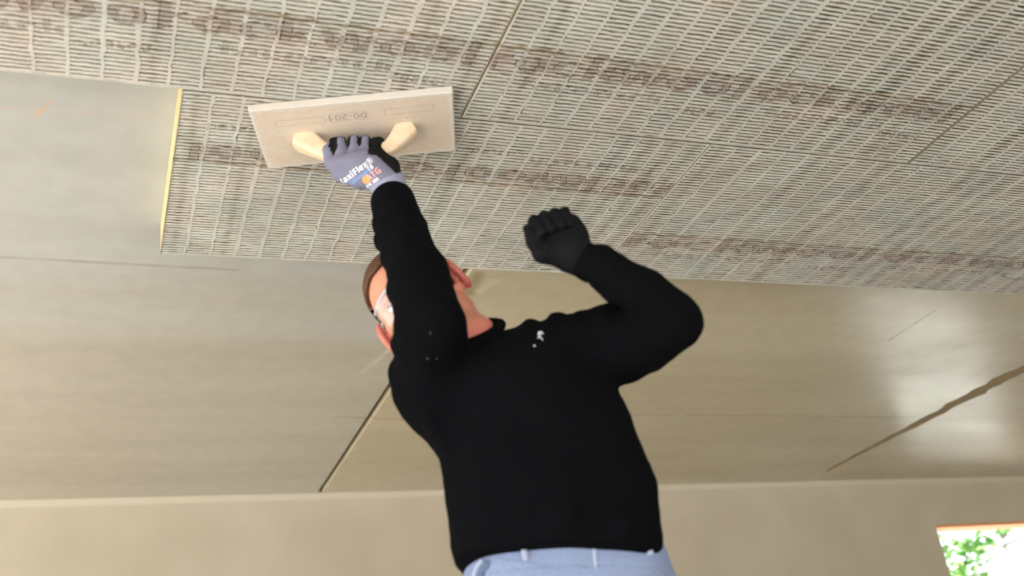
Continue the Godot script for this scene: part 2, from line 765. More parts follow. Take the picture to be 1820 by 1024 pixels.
func concrete_texture() -> ImageTexture:
	# stains and marks of the soffit: x from -2 to 7 m, z from -5.2 to -0.7 m
	var w := 1800
	var h := 900
	var big := noise(0.0022, 4, 51)
	var streak := noise(0.004, 4, 52)
	var fine := noise(0.05, 3, 53)
	var marks := [
		[Vector3(-0.2087, 2.7000, -1.9766), Vector3(0.1350, 2.7000, -1.9674), 0.003, Color(0.88, 0.72, 0.62), 0.35],
		[Vector3(-0.1440, 2.7000, -1.9995), Vector3(-0.1126, 2.7000, -1.9426), 0.004, Color(0.93, 0.62, 0.40), 0.5],
		[Vector3(-0.2451, 2.7000, -2.6333), Vector3(0.3457, 2.7000, -2.6480), 0.008, Color(0.52, 0.46, 0.36), 0.45],
		[Vector3(0.8722, 2.7000, -3.8308), Vector3(1.1885, 2.7000, -3.8691), 0.012, Color(0.60, 0.50, 0.34), 0.55],
		[Vector3(2.0884, 2.7000, -3.8178), Vector3(3.8039, 2.7000, -3.8914), 0.010, Color(0.55, 0.46, 0.32), 0.5],
		[Vector3(2.8868, 2.7000, -3.0009), Vector3(2.8834, 2.7000, -2.7339), 0.010, Color(0.50, 0.41, 0.28), 0.5],
		[Vector3(0.8694, 2.7000, -3.3789), Vector3(0.9149, 2.7000, -3.1783), 0.012, Color(0.90, 0.88, 0.82), 0.6],
		[Vector3(1.0613, 2.7000, -2.7371), Vector3(1.0447, 2.7000, -2.6098), 0.022, Color(0.50, 0.42, 0.26), 0.6],
		[Vector3(1.0837, 2.7000, -2.7157), Vector3(1.1119, 2.7000, -2.6482), 0.02, Color(0.90, 0.88, 0.82), 0.5]]
	for m in marks:
		m[0] = Vector2((m[0].x + 2.0) * 200.0, (m[0].z + 5.2) * 200.0)
		m[1] = Vector2((m[1].x + 2.0) * 200.0, (m[1].z + 5.2) * 200.0)
	var px := PackedByteArray()
	px.resize(w * h * 3)
	for y in h:
		for x in w:
			var i := y * w + x
			var st := streak.get_noise_2d(x * 0.25, y * 3.0)
			var t := clampf(0.5 + 0.5 * big.get_noise_2d(x, y) + 0.2 * st, 0.0, 1.0)
			var k := 0.985 + 0.03 * fine.get_noise_2d(x, y) + 0.035 * st
			# left unit neutral near, warmer towards the far wall: concrete tone plus painted light
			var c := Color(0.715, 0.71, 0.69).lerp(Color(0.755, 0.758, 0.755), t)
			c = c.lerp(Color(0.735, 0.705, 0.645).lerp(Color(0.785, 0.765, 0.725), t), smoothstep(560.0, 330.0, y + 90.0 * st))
			if x > 600:  # tan units, lightened in the colour to make up for weak light
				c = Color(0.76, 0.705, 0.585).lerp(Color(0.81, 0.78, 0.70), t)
			c *= k
			px[i * 3] = clampi(int(c.r * 255.0), 0, 255)
			px[i * 3 + 1] = clampi(int(c.g * 255.0), 0, 255)
			px[i * 3 + 2] = clampi(int(c.b * 255.0), 0, 255)
	var im := Image.create_from_data(w, h, false, Image.FORMAT_RGB8, px)
	for m in marks:
		var a: Vector2 = m[0]
		var b: Vector2 = m[1]
		var r: float = m[2] * 200.0
		var lo := (a.min(b) - Vector2(r, r) * 2.0).floor()
		var hi := (a.max(b) + Vector2(r, r) * 2.0).ceil()
		for y in range(maxi(0, int(lo.y)), mini(h, int(hi.y) + 1)):
			for x in range(maxi(0, int(lo.x)), mini(w, int(hi.x) + 1)):
				var s := segment(Vector2(x + 0.5, y + 0.5), a, b)
				var k: float = clampf(1.3 - s.x / maxf(r, 0.7), 0.0, 1.0) * m[4] * (0.7 + 0.6 * fine.get_noise_2d(x * 0.5, y))
				if k > 0.0:
					im.set_pixel(x, y, im.get_pixel(x, y).lerp(m[3], clampf(k, 0.0, 1.0)))
	return ImageTexture.create_from_image(im)


# ------------------------------------------------------------------ the shell

func room() -> void:
	var fl: Node3D = structure(thing("floor"))
	put("slab", box_mesh(Vector3(11.0, 0.2, 9.6)), M.floor, fl, Transform3D(Basis(), Vector3(2.4, -0.1, -0.75)))
	# far wall, turned a little, with one window opening
	var turn := Basis(Vector3.UP, atan(0.03))
	var back := CSGCombiner3D.new()
	back.name = "wall_back"
	back.transform = Transform3D(turn, Vector3(0, 0, -4.86))
	var solid := CSGBox3D.new()
	solid.name = "wall_block"
	solid.size = Vector3(11.0, 2.72, 0.16)
	solid.position = Vector3(2.4, 1.36, -0.08)
	solid.material = M.wall
	back.add_child(solid)
	var hole := CSGBox3D.new()
	hole.name = "window_hole"
	hole.operation = CSGShape3D.OPERATION_SUBTRACTION
	hole.size = Vector3(0.98, 1.55, 1.0)
	hole.position = Vector3(4.728 + 0.49, 2.415 - 0.775, -0.1)
	hole.material = M.wall
	back.add_child(hole)
	add_child(back)
	structure(back)
	# timber board lining the head of the opening, sill below
	var win: Node3D = structure(thing("window_1"))
	win.transform = Transform3D(turn, Vector3(0, 0, -4.86)) * Transform3D(Basis(), Vector3(5.218, 2.415, -0.14))
	put("head_board", bevel_box(Vector3(0.976, 0.016, 0.13), 0.003), M.timber, win, Transform3D(Basis(), Vector3(0, -0.008, 0.07)))
	put("sill", bevel_box(Vector3(0.976, 0.03, 0.18), 0.004), M.coving, win, Transform3D(Basis(), Vector3(0, -1.535, 0.06)))
	# light filler where wall and ceiling meet
	var tr := CSGPolygon3D.new()
	tr.name = "trim_1"
	tr.polygon = PackedVector2Array([Vector2(0, 0), Vector2(0.0, -0.030), Vector2(0.005, -0.027), Vector2(0.009, -0.014), Vector2(0.014, -0.004), Vector2(0.02, 0)])
	tr.depth = 11.0
	tr.material = M.coving
	tr.transform = Transform3D(turn, Vector3(0, 0, -4.86)) * Transform3D(Basis(Vector3.UP, -PI / 2), Vector3(-3.1, 2.70, 0.0))
	add_child(tr)
	structure(tr)
	# side walls and the open front, out of the frame
	for s in [["left", -3.1, 1.1, 2.45, -3.6, 2.4], ["right", 7.9, 1.3, 2.3, -1.5, 1.5]]:
		var c := CSGCombiner3D.new()
		c.name = "wall_%s" % s[0]
		var b := CSGBox3D.new()
		b.name = "wall_block"
		b.size = Vector3(0.25, 2.72, 9.6)
		b.position = Vector3(s[1] - 0.125 if s[0] == "left" else s[1] + 0.125, 1.36, -0.75)
		b.material = M.wall
		c.add_child(b)
		var o := CSGBox3D.new()
		o.name = "opening"
		o.operation = CSGShape3D.OPERATION_SUBTRACTION
		o.size = Vector3(1.0, s[3] - s[2] + (0.9 if s[0] == "left" else 0.0), s[5] - s[4])
		o.position = Vector3(s[1], (s[2] + s[3]) * 0.5 - (0.45 if s[0] == "left" else 0.0), (s[4] + s[5]) * 0.5)
		o.material = M.wall
		c.add_child(o)
		add_child(c)
		structure(c)
	var front := CSGCombiner3D.new()
	front.name = "wall_front"
	var fb := CSGBox3D.new()
	fb.name = "wall_block"
	fb.size = Vector3(11.0, 2.72, 0.25)
	fb.position = Vector3(2.4, 1.36, 4.1)
	fb.material = M.wall
	front.add_child(fb)
	var fo := CSGBox3D.new()
	fo.name = "opening"
	fo.operation = CSGShape3D.OPERATION_SUBTRACTION
	fo.size = Vector3(6.2, 2.2, 1.0)
	fo.position = Vector3(0.7, 1.11, 4.1)
	fo.material = M.wall
	front.add_child(fo)
	add_child(front)
	structure(front)


func ceiling() -> void:
	var root: Node3D = structure(thing("ceiling"))
	M.soffit = mat(Color(1, 1, 1), 0.40)
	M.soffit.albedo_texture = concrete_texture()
	M.soffit.roughness_texture = grain_texture(512, 0.02, Color(0.75, 0.75, 0.75), Color(1, 1, 1), 61)
	M.soffit.normal_enabled = false
	var edges := [-3.35, -1.85, 1.002, 3.845, 6.7, 8.15]
	for i in edges.size() - 1:
		var x0: float = edges[i] + (0.008 if i == 2 else 0.005)
		var x1: float = edges[i + 1] - (0.008 if i == 1 else 0.005)
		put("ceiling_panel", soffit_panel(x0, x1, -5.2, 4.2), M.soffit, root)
	put("joint_backing", box_mesh(Vector3(11.5, 0.1, 9.4)), M.mortar, root, Transform3D(Basis(), Vector3(2.4, SLAB + 0.10, -0.5)))
	# brown grout smeared along the right joint, wider towards the near end
	var st := SurfaceTool.new()
	st.begin(Mesh.PRIMITIVE_TRIANGLES)
	var n := noise(2.2, 3, 71)
	var k := 60
	for i in k:
		for side in [-1, 1]:
			var z0 := lerpf(-4.75, -2.6, float(i) / k)
			var z1 := lerpf(-4.75, -2.6, float(i + 1) / k)
			var w0 := lerpf(0.008, 0.075, float(i) / k) * (1.0 + 0.7 * n.get_noise_2d(z0 * 3.0, side * 9.0))
			var w1 := lerpf(0.008, 0.075, float(i + 1) / k) * (1.0 + 0.7 * n.get_noise_2d(z1 * 3.0, side * 9.0))
			var a := Vector3(3.845, SLAB - 0.007, z0)
			var b := Vector3(3.845, SLAB - 0.007, z1)
			var c := Vector3(3.845 + side * w1, SLAB - 0.0005, z1)
			var d := Vector3(3.845 + side * w0, SLAB - 0.0005, z0)
			for p in ([a, b, c, a, c, d] if side > 0 else [a, c, b, a, d, c]):
				st.add_vertex(p)
	st.generate_normals()
	put("joint_filler", st.commit(), M.mortar, root)


func soffit_panel(x0: float, x1: float, z0: float, z1: float) -> ArrayMesh:
	# a precast slab unit with a small arris along its long edges; texture laid in metres
	var st := SurfaceTool.new()
	st.begin(Mesh.PRIMITIVE_TRIANGLES)
	var ch := 0.006
	var prof := [Vector2(x0, SLAB + 0.06), Vector2(x0, SLAB + ch), Vector2(x0 + ch, SLAB), Vector2(x1 - ch, SLAB), Vector2(x1, SLAB + ch), Vector2(x1, SLAB + 0.06)]
	for i in 5:
		var a: Vector2 = prof[i]
		var b: Vector2 = prof[i + 1]
		var q := [Vector3(a.x, a.y, z0), Vector3(a.x, a.y, z1), Vector3(b.x, b.y, z1), Vector3(b.x, b.y, z0)]
		for j in [0, 1, 2, 0, 2, 3]:
			var p: Vector3 = q[j]
			st.set_smooth_group(-1)
			st.set_uv(Vector2((p.x + 2.0) / 9.0, (p.z + 5.2) / 4.5))
			st.add_vertex(p)
	st.generate_normals()
	return st.commit()


# ------------------------------------------------------------------ insulation boards

func ribbed_face(length: float, width: float, cols: int, ribs: int, s: int, dark: float) -> ArrayMesh:
	# ribs run along the board, smooth bands cross them; coated ridges over bare brown fibre. y = 0 is the ridge height, facing down
	var r := RandomNumberGenerator.new()
	r.seed = s
	var wob := noise(9.0, 2, s)
	var v := PackedVector3Array()
	var n := PackedVector3Array()
	var col := PackedColorArray()
	var uv := PackedVector2Array()
	var idx := PackedInt32Array()
	var deep := 0.0030
	var pitch := width / ribs
	var cw := length / cols
	var tone := noise(1.3, 2, s + 5)
	var coat := func(x: float, z: float) -> Color:
		var k := 1.0 + 0.10 * tone.get_noise_2d(x * 3.0, z * 3.0) + r.randf_range(-0.05, 0.05)
		return Color(0.655 * k, 0.640 * k, 0.606 * k)
	var fibre := func(k: float) -> Color:
		return Color(0.245 * k, 0.21 * k, 0.155 * k)
	# fibre ground, one cell of tone per column and four ribs
	for ci in cols:
		for ri in range(0, ribs, 4):
			var k := r.randf_range(0.75, 1.25)
			if r.randf() < dark:
				k *= 0.62
			var b := v.size()
			for q in [[0, 0], [1, 0], [1, 1], [0, 1]]:
				var x: float = (ci + q[0]) * cw
				var z: float = minf((ri + q[1] * 4) * pitch, width)
				v.append(Vector3(x, deep, z))
				n.append(Vector3.DOWN)
				col.append(fibre.call(k))
				uv.append(Vector2(x / length, z / width))
			idx.append_array([b, b + 1, b + 2, b, b + 2, b + 3])
	# ridges
	var segs := 4
	for ci in cols:
		var split := r.randf() < 0.22
		var cell_wide := r.randf_range(-0.04, 0.05)
		for ri in ribs:
			var z := (ri + 0.5) * pitch
			var wide := pitch * (0.55 + cell_wide + r.randf_range(-0.05, 0.05))
			var b := v.size()
			var drop := r.randf() < 0.03
			var xa := maxf(ci * cw + r.randf_range(-0.001, 0.003), 0.001)
			var xb := minf((ci + 1) * cw - r.randf_range(-0.001, 0.003), length - 0.001)
			for k in segs + 1:
				var x := lerpf(xa, xb, float(k) / segs)
				var j := 0.0018 * wob.get_noise_2d(x * 4.0, z * 6.0) + r.randf_range(-0.0005, 0.0005)
				var wd := wide * (1.0 + r.randf_range(-0.16, 0.16))
				if split and k == 2:
					wd *= 0.55
				var top := 0.0016 if drop and k > 1 else r.randf_range(0.0, 0.0004)
				var zs := [z + j - wd * 0.5 - 0.0010, z + j - wd * 0.5 + 0.0008, z + j + wd * 0.5 - 0.0008, z + j + wd * 0.5 + 0.0010]
				var cc: Color = coat.call(x, z)
				for e in 4:
					v.append(Vector3(x, deep if e == 0 or e == 3 else top, zs[e]))
					n.append([Vector3(0, -0.5, -0.86), Vector3(0, -0.96, -0.28), Vector3(0, -0.96, 0.28), Vector3(0, -0.5, 0.86)][e])
					col.append(fibre.call(1.1) if e == 0 or e == 3 else cc)
					uv.append(Vector2(x / length, zs[e] / width))
			for k in segs:
				for e in 3:
					var p := b + k * 4 + e
					idx.append_array([p, p + 4, p + 5, p, p + 5, p + 1])
	# smooth bands between the columns, and rims along the edges
	for ci in cols + 1:
		var edge := ci == 0 or ci == cols
		var half := 0.0034 * r.randf_range(0.6, 1.35)
		var b := v.size()
		var kz := 28
		for k in kz + 1:
			var z := width * k / kz
			var x := clampf(ci * cw + 0.0040 * wob.get_noise_2d(ci * 7.0, z * 3.0), half * 0.5, length - half * 0.5)
			var hw := half * (1.0 + r.randf_range(-0.35, 0.35)) * (0.5 if edge else 1.0)
			# one end has a lighter coat-coloured rim, the other a dark fibre-coloured one
			var cc: Color = coat.call(x, z)
			if ci == 0:
				cc *= 1.15
			elif ci == cols:
				cc = fibre.call(1.5)
			for e in [[-1.25, deep], [-0.85, 0.0001], [0.85, 0.0001], [1.25, deep]]:
				v.append(Vector3(clampf(x + hw * e[0], 0.0, length), e[1], z))
				n.append(Vector3(0, -1, 0) if absf(e[0]) < 1.0 else Vector3(signf(e[0]) * 0.7, -0.7, 0))
				col.append(cc)
				uv.append(Vector2(x / length, z / width))
		for k in kz:
			for e in 3:
				var p := b + k * 4 + e
				idx.append_array([p, p + 1, p + 5, p, p + 5, p + 4])
	for z in [0.0, width]:
		var b := v.size()
		var inw := 0.0035 if z == 0.0 else -0.0035
		for k in 25:
			var x := length * k / 24
			var cc: Color = coat.call(x, z)
			for e in 2:
				v.append(Vector3(x, 0.0002, z + inw * e))
				n.append(Vector3.DOWN)
				col.append(cc)
				uv.append(Vector2(x / length, clampf(z / width, 0.004, 0.996)))
		for k in 24:
			var p := b + k * 2
			idx.append_array([p, p + 2, p + 3, p, p + 3, p + 1])
	return array_mesh(v, n, idx, col, uv)


func boards() -> void:
	# x of the left end, z of the far edge, length, turned half round, columns, seed, share of dark cells, label
	var far1 := -2.413
	var far2 := -1.7375
	var list := [
		[0.130, far1, 1.196, true, 20, 3, 0.10, "ribbed grey insulation board with an exposed yellow left end, under the worker's wooden float"],
		[1.328, far1, 1.690, false, 24, 5, 0.12, "long ribbed grey insulation board above the worker's bent elbow, printed band near lower edge"],
		[-0.493, far2, 1.196, false, 20, 3, 0.16, "upper left ribbed grey insulation board, its lower edge running above bare concrete"],
		[0.704, far2, 1.203, false, 20, 7, 0.14, "ribbed grey insulation board with a brown printed band, starting just right of the float"],
		[1.9085, far2, 1.196, true, 20, 9, 0.12, "ribbed grey insulation board without visible print in the upper right corner"]]
	var meshes := {}
	for a in list:
		var key := [a[4], a[5], a[2]]
		if not meshes.has(key):
			meshes[key] = ribbed_face(a[2] - 0.003, 0.6705, a[4], 56, a[5], a[6])
		var b := thing("insulation_board", Vector3(a[0] + a[2] * 0.5, BOARD_FACE, a[1] + 0.3375))
		if a[3]:
			b.rotation.y = PI
		tag(b, a[7], "insulation board", "insulation boards on the ceiling")
		# local z runs from the plain edge to the printed one; the printed edge lies towards the far wall unless turned
		put("mineral_core", bevel_box(Vector3(a[2] - 0.003, SLAB - BOARD_FACE - 0.0032, 0.6705), 0.003), M.core, b, Transform3D(Basis(), Vector3(0, 0.0031 + (SLAB - BOARD_FACE - 0.0032) * 0.5, 0)))
		var ribbed := put("ribbed_face", meshes[key], M.ribs, b, Transform3D(Basis(Vector3(1, 0, 0), Vector3(0, 1, 0), Vector3(0, 0, -1)), Vector3(-a[2] * 0.5 + 0.0015, 0, 0.33525)))
		stuff(ribbed)


# ------------------------------------------------------------------ the float

func plaster_float() -> void:
	var e1 := Vector3(0.9465, 0, 0.3227).normalized()
	var e2 := Vector3(e1.z, 0, -e1.x)
	var root := thing("plaster_float", Vector3(0.4895, 2.5915, -1.7968))
	root.basis = Basis(e1, Vector3.UP, -e2)
	tag(root, "pale wooden float with arched handle, held against the boards by a grey gloved hand", "plaster float")
	# board: its lower face carries the pressed pattern. local x along, y up, -z towards the far wall side
	var L := 0.4125
	var W := 0.214
	var T := 0.0175
	put("board", bevel_box(Vector3(L, T, W), 0.0022), M.wood_edge, root, Transform3D(Basis(), Vector3(0, T * 0.5, 0)))
	var v := PackedVector3Array()
	var uv := PackedVector2Array()
	var n := PackedVector3Array()
	for q in [[0, 0], [1, 0], [1, 1], [0, 1]]:
		v.append(Vector3((q[0] - 0.5) * (L - 0.005), -0.0006, (0.5 - q[1]) * (W - 0.005)))
		uv.append(Vector2(q[0], q[1]))
		n.append(Vector3.DOWN)
	put("pressed_face", array_mesh(v, n, PackedInt32Array([0, 1, 2, 0, 2, 3]), PackedColorArray(), uv), M.wood_float, root)
	# handle: a flat arch cut from thick wood, swept along its profile
	var pts := []
	var wid := []
	var prof := [[-0.128, -0.001, 0.020], [-0.116, -0.006, 0.025], [-0.100, -0.018, 0.0235], [-0.082, -0.034, 0.0195], [-0.064, -0.048, 0.0165], [-0.045, -0.056, 0.0150], [0.0, -0.058, 0.0150], [0.045, -0.056, 0.0150], [0.064, -0.048, 0.0165], [0.080, -0.034, 0.0195], [0.094, -0.018, 0.0235], [0.106, -0.006, 0.025], [0.116, -0.001, 0.020]]
	for p in prof:
		pts.append(Vector3(p[0], p[1], 0.0))
		wid.append(p[2])
	put("handle", tube(pts, wid, 28, 0.80, Vector3(0, 0, 1), 0.55), M.handle, root)
	for x in [-0.118, 0.107, 0.0]:
		put("screw_head", tube([Vector3(x - 0.0, 0.0, 0.036), Vector3(x, -0.0016, 0.036)], [0.003, 0.0022], 10), M.steel, root)


# ------------------------------------------------------------------ the worker

func frame_of_head() -> void:
	head_c = Vector3(0.5705, 2.1505, -1.7266)
	head_l = Vector3(0.5889, 0.4813, 0.6306).normalized()
	var w0 := Vector3(-0.2892, -0.0102, 0.9325).normalized()
	head_w = (w0 - head_l * w0.dot(head_l)).normalized()
	head_u = head_w.cross(head_l).normalized()


func hp(l: float, u: float, w: float) -> Vector3:
	return head_c + head_l * l + head_u * u + head_w * w


func sweater_bones(f: Field, s: float) -> void:
	# torso
	f.chain([Vector3(0.6125, 1.9553, -1.5919), Vector3(0.6728, 1.9705, -1.5939), Vector3(0.7827, 1.9744, -1.5314)], [0.0487 * s, 0.0594 * s, 0.0620 * s], 0.03)
	f.chain([Vector3(0.6383, 1.9162, -1.5768), Vector3(0.6260, 1.7736, -1.5959), Vector3(0.6262, 1.6700, -1.6135)], [0.0790 * s, 0.0824 * s, 0.0874 * s], 0.04)
	f.chain([Vector3(0.7616, 1.9070, -1.5395), Vector3(0.7712, 1.8304, -1.5388), Vector3(0.7845, 1.7347, -1.5466), Vector3(0.7879, 1.6513, -1.5522)], [0.0678 * s, 0.0733 * s, 0.0833 * s, 0.0893 * s], 0.04)
	f.chain([Vector3(0.6928, 1.9046, -1.5468), Vector3(0.6963, 1.6669, -1.5601)], [0.0862 * s, 0.0910 * s], 0.05)
	# right arm, raised to the float
	f.chain([Vector3(0.6003, 1.8291, -1.6146), Vector3(0.5424, 1.9422, -1.6175), Vector3(0.5423, 1.9849, -1.6195)], [0.0552 * s, 0.0697 * s, 0.0685 * s], 0.03)
	f.chain([Vector3(0.5345, 1.9693, -1.5948), Vector3(0.5111, 2.0120, -1.5162), Vector3(0.5164, 2.1375, -1.5756), Vector3(0.5270, 2.2877, -1.6743), Vector3(0.5355, 2.3982, -1.7400)], [0.0665 * s, 0.0579 * s, 0.0525 * s, 0.0460 * s, 0.0428 * s], 0.015)
	# left arm, bent
	f.chain([Vector3(0.7827, 1.9753, -1.5309), Vector3(0.8326, 1.9649, -1.4781), Vector3(0.8576, 1.9592, -1.4216), Vector3(0.8726, 1.9617, -1.3654)], [0.0620 * s, 0.0639 * s, 0.0578 * s, 0.0500 * s], 0.008)
	f.chain([Vector3(0.8717, 1.9634, -1.3649), Vector3(0.8196, 2.0055, -1.3477), Vector3(0.7706, 2.0401, -1.3512), Vector3(0.7343, 2.0665, -1.3595)], [0.0500 * s, 0.0395 * s, 0.0321 * s, 0.0285 * s], 0.010)


func trouser_bones(f: Field, s: float) -> void:
	f.chain([Vector3(0.6700, 1.7079, -1.6229), Vector3(0.6638, 1.6548, -1.6352), Vector3(0.6655, 1.5869, -1.6395)], [0.0685 * s, 0.0796 * s, 0.0920 * s], 0.03)
	f.chain([Vector3(0.7875, 1.7012, -1.5808), Vector3(0.7947, 1.6446, -1.5829), Vector3(0.7983, 1.5682, -1.5909)], [0.0666 * s, 0.0796 * s, 0.0966 * s], 0.03)
	f.chain([Vector3(0.7285, 1.7039, -1.5993), Vector3(0.7247, 1.6452, -1.5892), Vector3(0.7252, 1.5844, -1.6025)], [0.0681 * s, 0.0828 * s, 0.0920 * s], 0.04)
	for q in [[Vector3(0.6694, 1.5945, -1.6338), Vector3(-0.06, 0, 0.02)], [Vector3(0.7936, 1.5770, -1.5884), Vector3(0.09, 0, -0.02)]]:
		var hip: Vector3 = q[0]
		var foot: Vector3 = Vector3(hip.x, 0.84, hip.z) + q[1]
		var knee: Vector3 = hip.lerp(foot, 0.48) + Vector3(0.0, 0.0, 0.035)
		f.chain([hip, knee, foot], [0.098 * s, 0.075 * s, 0.066 * s], 0.03)


func person() -> void:
	frame_of_head()
	var root := thing("person", Vector3(0, 0, 0))
	tag(root, "worker in black sweater and pale blue jeans reaching up, face behind the raised sleeve", "person")
	skin_and_hair(root)
	sweater(root)
	trousers(root)
	right_glove(root)
	left_glove(root)
	glasses()


func skin_and_hair(root: Node3D) -> void:
	var lo := head_c - Vector3(0.19, 0.24, 0.2)
	var hi := head_c + Vector3(0.22, 0.17, 0.2)
	var f := Field.new(lo, hi, 0.0045)
	var hb := Basis(head_l, head_u, head_w)
	# skull, face, jaw
	f.blob(hp(0, 0.038, -0.022), hb, Vector3(0.075, 0.088, 0.094))
	f.blob(hp(0, 0.020, 0.030), hb, Vector3(0.066, 0.085, 0.066), 0.03)
	f.cap(hp(0.032, -0.045, 0.030), hp(-0.032, -0.045, 0.030), 0.038, 0.038, 0.03)
	f.cap(hp(0, -0.095, 0.060), hp(0, -0.070, 0.045), 0.023, 0.034, 0.025)
	for s in [-1, 1]:
		f.cap(hp(s * 0.052, -0.058, -0.005), hp(s * 0.020, -0.092, 0.052), 0.020, 0.018, 0.02)
		f.cap(hp(s * 0.046, -0.005, 0.060), hp(s * 0.058, -0.002, 0.030), 0.017, 0.016, 0.015)
		f.cap(hp(s * 0.014, 0.034, 0.090), hp(s * 0.046, 0.032, 0.074), 0.008, 0.008, 0.012)
		f.cap(hp(s * 0.031, 0.014, 0.098), hp(s * 0.031, 0.012, 0.090), 0.010, 0.012, 0.008, true)
		f.cap(hp(s * 0.011, -0.031, 0.098), hp(s * 0.006, -0.028, 0.104), 0.008, 0.008, 0.006)
	f.cap(hp(0, 0.022, 0.094), hp(0, -0.024, 0.112), 0.008, 0.012, 0.01)
	f.cap(hp(-0.018, -0.056, 0.090), hp(0.018, -0.056, 0.090), 0.008, 0.008, 0.01)
	f.cap(hp(-0.016, -0.067, 0.088), hp(0.016, -0.067, 0.088), 0.008, 0.008, 0.01)
	f.cap(hp(-0.020, -0.0615, 0.100), hp(0.020, -0.0615, 0.100), 0.003, 0.003, 0.004, true)
	# ears
	for s in [-1, 1]:
		var prev := Vector3.ZERO
		for k in 11:
			var t := -0.6 + TAU * 0.80 * k / 10.0
			var q := hp(s * (0.077 + 0.020 * (0.6 - 0.4 * cos(t))), 0.004 + 0.034 * sin(t + 0.35), -0.012 - 0.021 * cos(t + 0.35))
			if k > 0:
				f.cap(prev, q, 0.0062, 0.0062, 0.005)
			prev = q
		f.blob(hp(s * 0.083, 0.004, -0.012), hb, Vector3(0.008, 0.030, 0.019), 0.006)
		f.cap(hp(s * 0.078, -0.026, -0.004), hp(s * 0.076, -0.020, 0.0), 0.007, 0.008, 0.006)
	# neck down into the collar
	var base := Vector3(0.6269, 2.0346, -1.6411)
	f.cap(hp(0, -0.03, -0.015), base, 0.055, 0.051, 0.025)
	f.cap(base, Vector3(0.6170, 1.9970, -1.6409), 0.051, 0.040, 0.02)
	f.cap(hp(0.055, -0.035, -0.02), Vector3(0.6345, 2.0286, -1.5925), 0.014, 0.010, 0.02)
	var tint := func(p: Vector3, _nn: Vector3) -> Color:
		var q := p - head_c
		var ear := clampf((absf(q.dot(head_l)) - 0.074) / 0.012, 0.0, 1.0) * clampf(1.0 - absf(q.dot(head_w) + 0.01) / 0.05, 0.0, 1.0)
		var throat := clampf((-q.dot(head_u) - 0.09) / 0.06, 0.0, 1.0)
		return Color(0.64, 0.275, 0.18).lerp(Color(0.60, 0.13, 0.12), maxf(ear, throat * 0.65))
	var a := f.arrays(tint)
	# the rest of the body under the clothes, coarser
	var g := Field.new(Vector3(0.4158, 1.7160, -1.8999) * Vector3(0, 0, 0) + Vector3(0.10, 0.78, -2.15), Vector3(1.40, 2.5, -1.15), 0.02)
	sweater_bones(g, 0.68)
	trouser_bones(g, 0.75)
	var b := g.arrays(func(_p, _n): return Color(0.60, 0.28, 0.2))
	var v: PackedVector3Array = a[0]
	var n: PackedVector3Array = a[1]
	var c: PackedColorArray = a[2]
	var idx: PackedInt32Array = a[3]
	var first := v.size()
	v.append_array(b[0])
	n.append_array(b[1])
	c.append_array(b[2])
	for i in b[3]:
		idx.append(first + i)
	put("body", array_mesh(v, n, idx, c), M.skin, root)
	for s in [-1, 1]:
		var ball := SphereMesh.new()
		ball.radius = 0.0105
		ball.height = 0.021
		ball.radial_segments = 20
		ball.rings = 10
		var eye := put("eye", ball, M.eye, root, Transform3D(Basis(), hp(s * 0.031, 0.013, 0.0715)))
		put("iris", tube([Vector3.ZERO, head_w * 0.0008], [0.0055, 0.0052], 16), M.iris, eye, Transform3D(Basis(), (head_w + head_u * 0.5).normalized() * 0.0102))
	# hair: a cap over the skull, short at the sides
	var h := Field.new(lo, hi, 0.0045)
	h.blob(hp(0, 0.040, -0.024), hb, Vector3(0.082, 0.096, 0.101))
	h.blob(hp(0, 0.050, 0.020), hb, Vector3(0.070, 0.072, 0.074), 0.03)
	var nz := noise(60.0, 2, 81)
	h.shape(func(p: Vector3, d: float) -> float:
		var q := p - head_c
		var u := q.dot(head_u)
		var w := q.dot(head_w)
		var l := absf(q.dot(head_l))
		var line := 0.062 + 0.55 * (w - 0.03)
		if w < -0.02:
			line = minf(line, 0.034 + 0.9 * (w + 0.02))
		if l > 0.05 and w > -0.012 and w < 0.030:
			line = minf(line, -0.012)
		return maxf(d + 0.0022 * nz.get_noise_3d(p.dot(head_l) * 2.5, u * 0.7, w * 2.5), line - u + 0.004 * nz.get_noise_3dv(p * 0.6)))
	put("hair", field_mesh(h), M.hair, root)


func glasses() -> void:
	var root := thing("safety_glasses", Vector3.ZERO)
	tag(root, "clear safety glasses with pale temple arms on the worker's face beside the raised black sleeve", "glasses")
	for s in [-1, 1]:
		var pts := [hp(s * 0.067, 0.012, 0.060), hp(s * 0.075, 0.014, 0.040), hp(s * 0.081, 0.020, 0.01), hp(s * 0.080, 0.026, -0.02)]
		put("temple_arm", tube(pts, [0.0028, 0.0026, 0.002, 0.002], 8), M.frame, root)
		# one curved lens each side of the nose
		var v := PackedVector3Array()
		var n := PackedVector3Array()
		var idx := PackedInt32Array()
		for i in 9:
			for j in 6:
				var t := float(i) / 8.0
				var l: float = s * lerpf(0.010, 0.069, t)
				var w := 0.107 - 0.050 * t * t
				var u := lerpf(-0.012 + 0.006 * absf(t - 0.6), 0.034, j / 5.0)
				v.append(hp(l, u, w))
				n.append((head_w + head_l * s * t * 0.8).normalized())
				if i < 8 and j < 5:
					var p := i * 6 + j
					idx.append_array([p, p + 1, p + 7, p, p + 7, p + 6])
		put("lens", array_mesh(v, n, idx), M.lens, root)
		var top := []
		var rr := []
		for i in 9:
			var t := float(i) / 8.0
			top.append(hp(s * lerpf(0.0, 0.067, t), 0.035, 0.1075 - 0.050 * t * t))
			rr.append(0.0028)
		put("brow_bar", tube(top, rr, 8), M.frame, root)


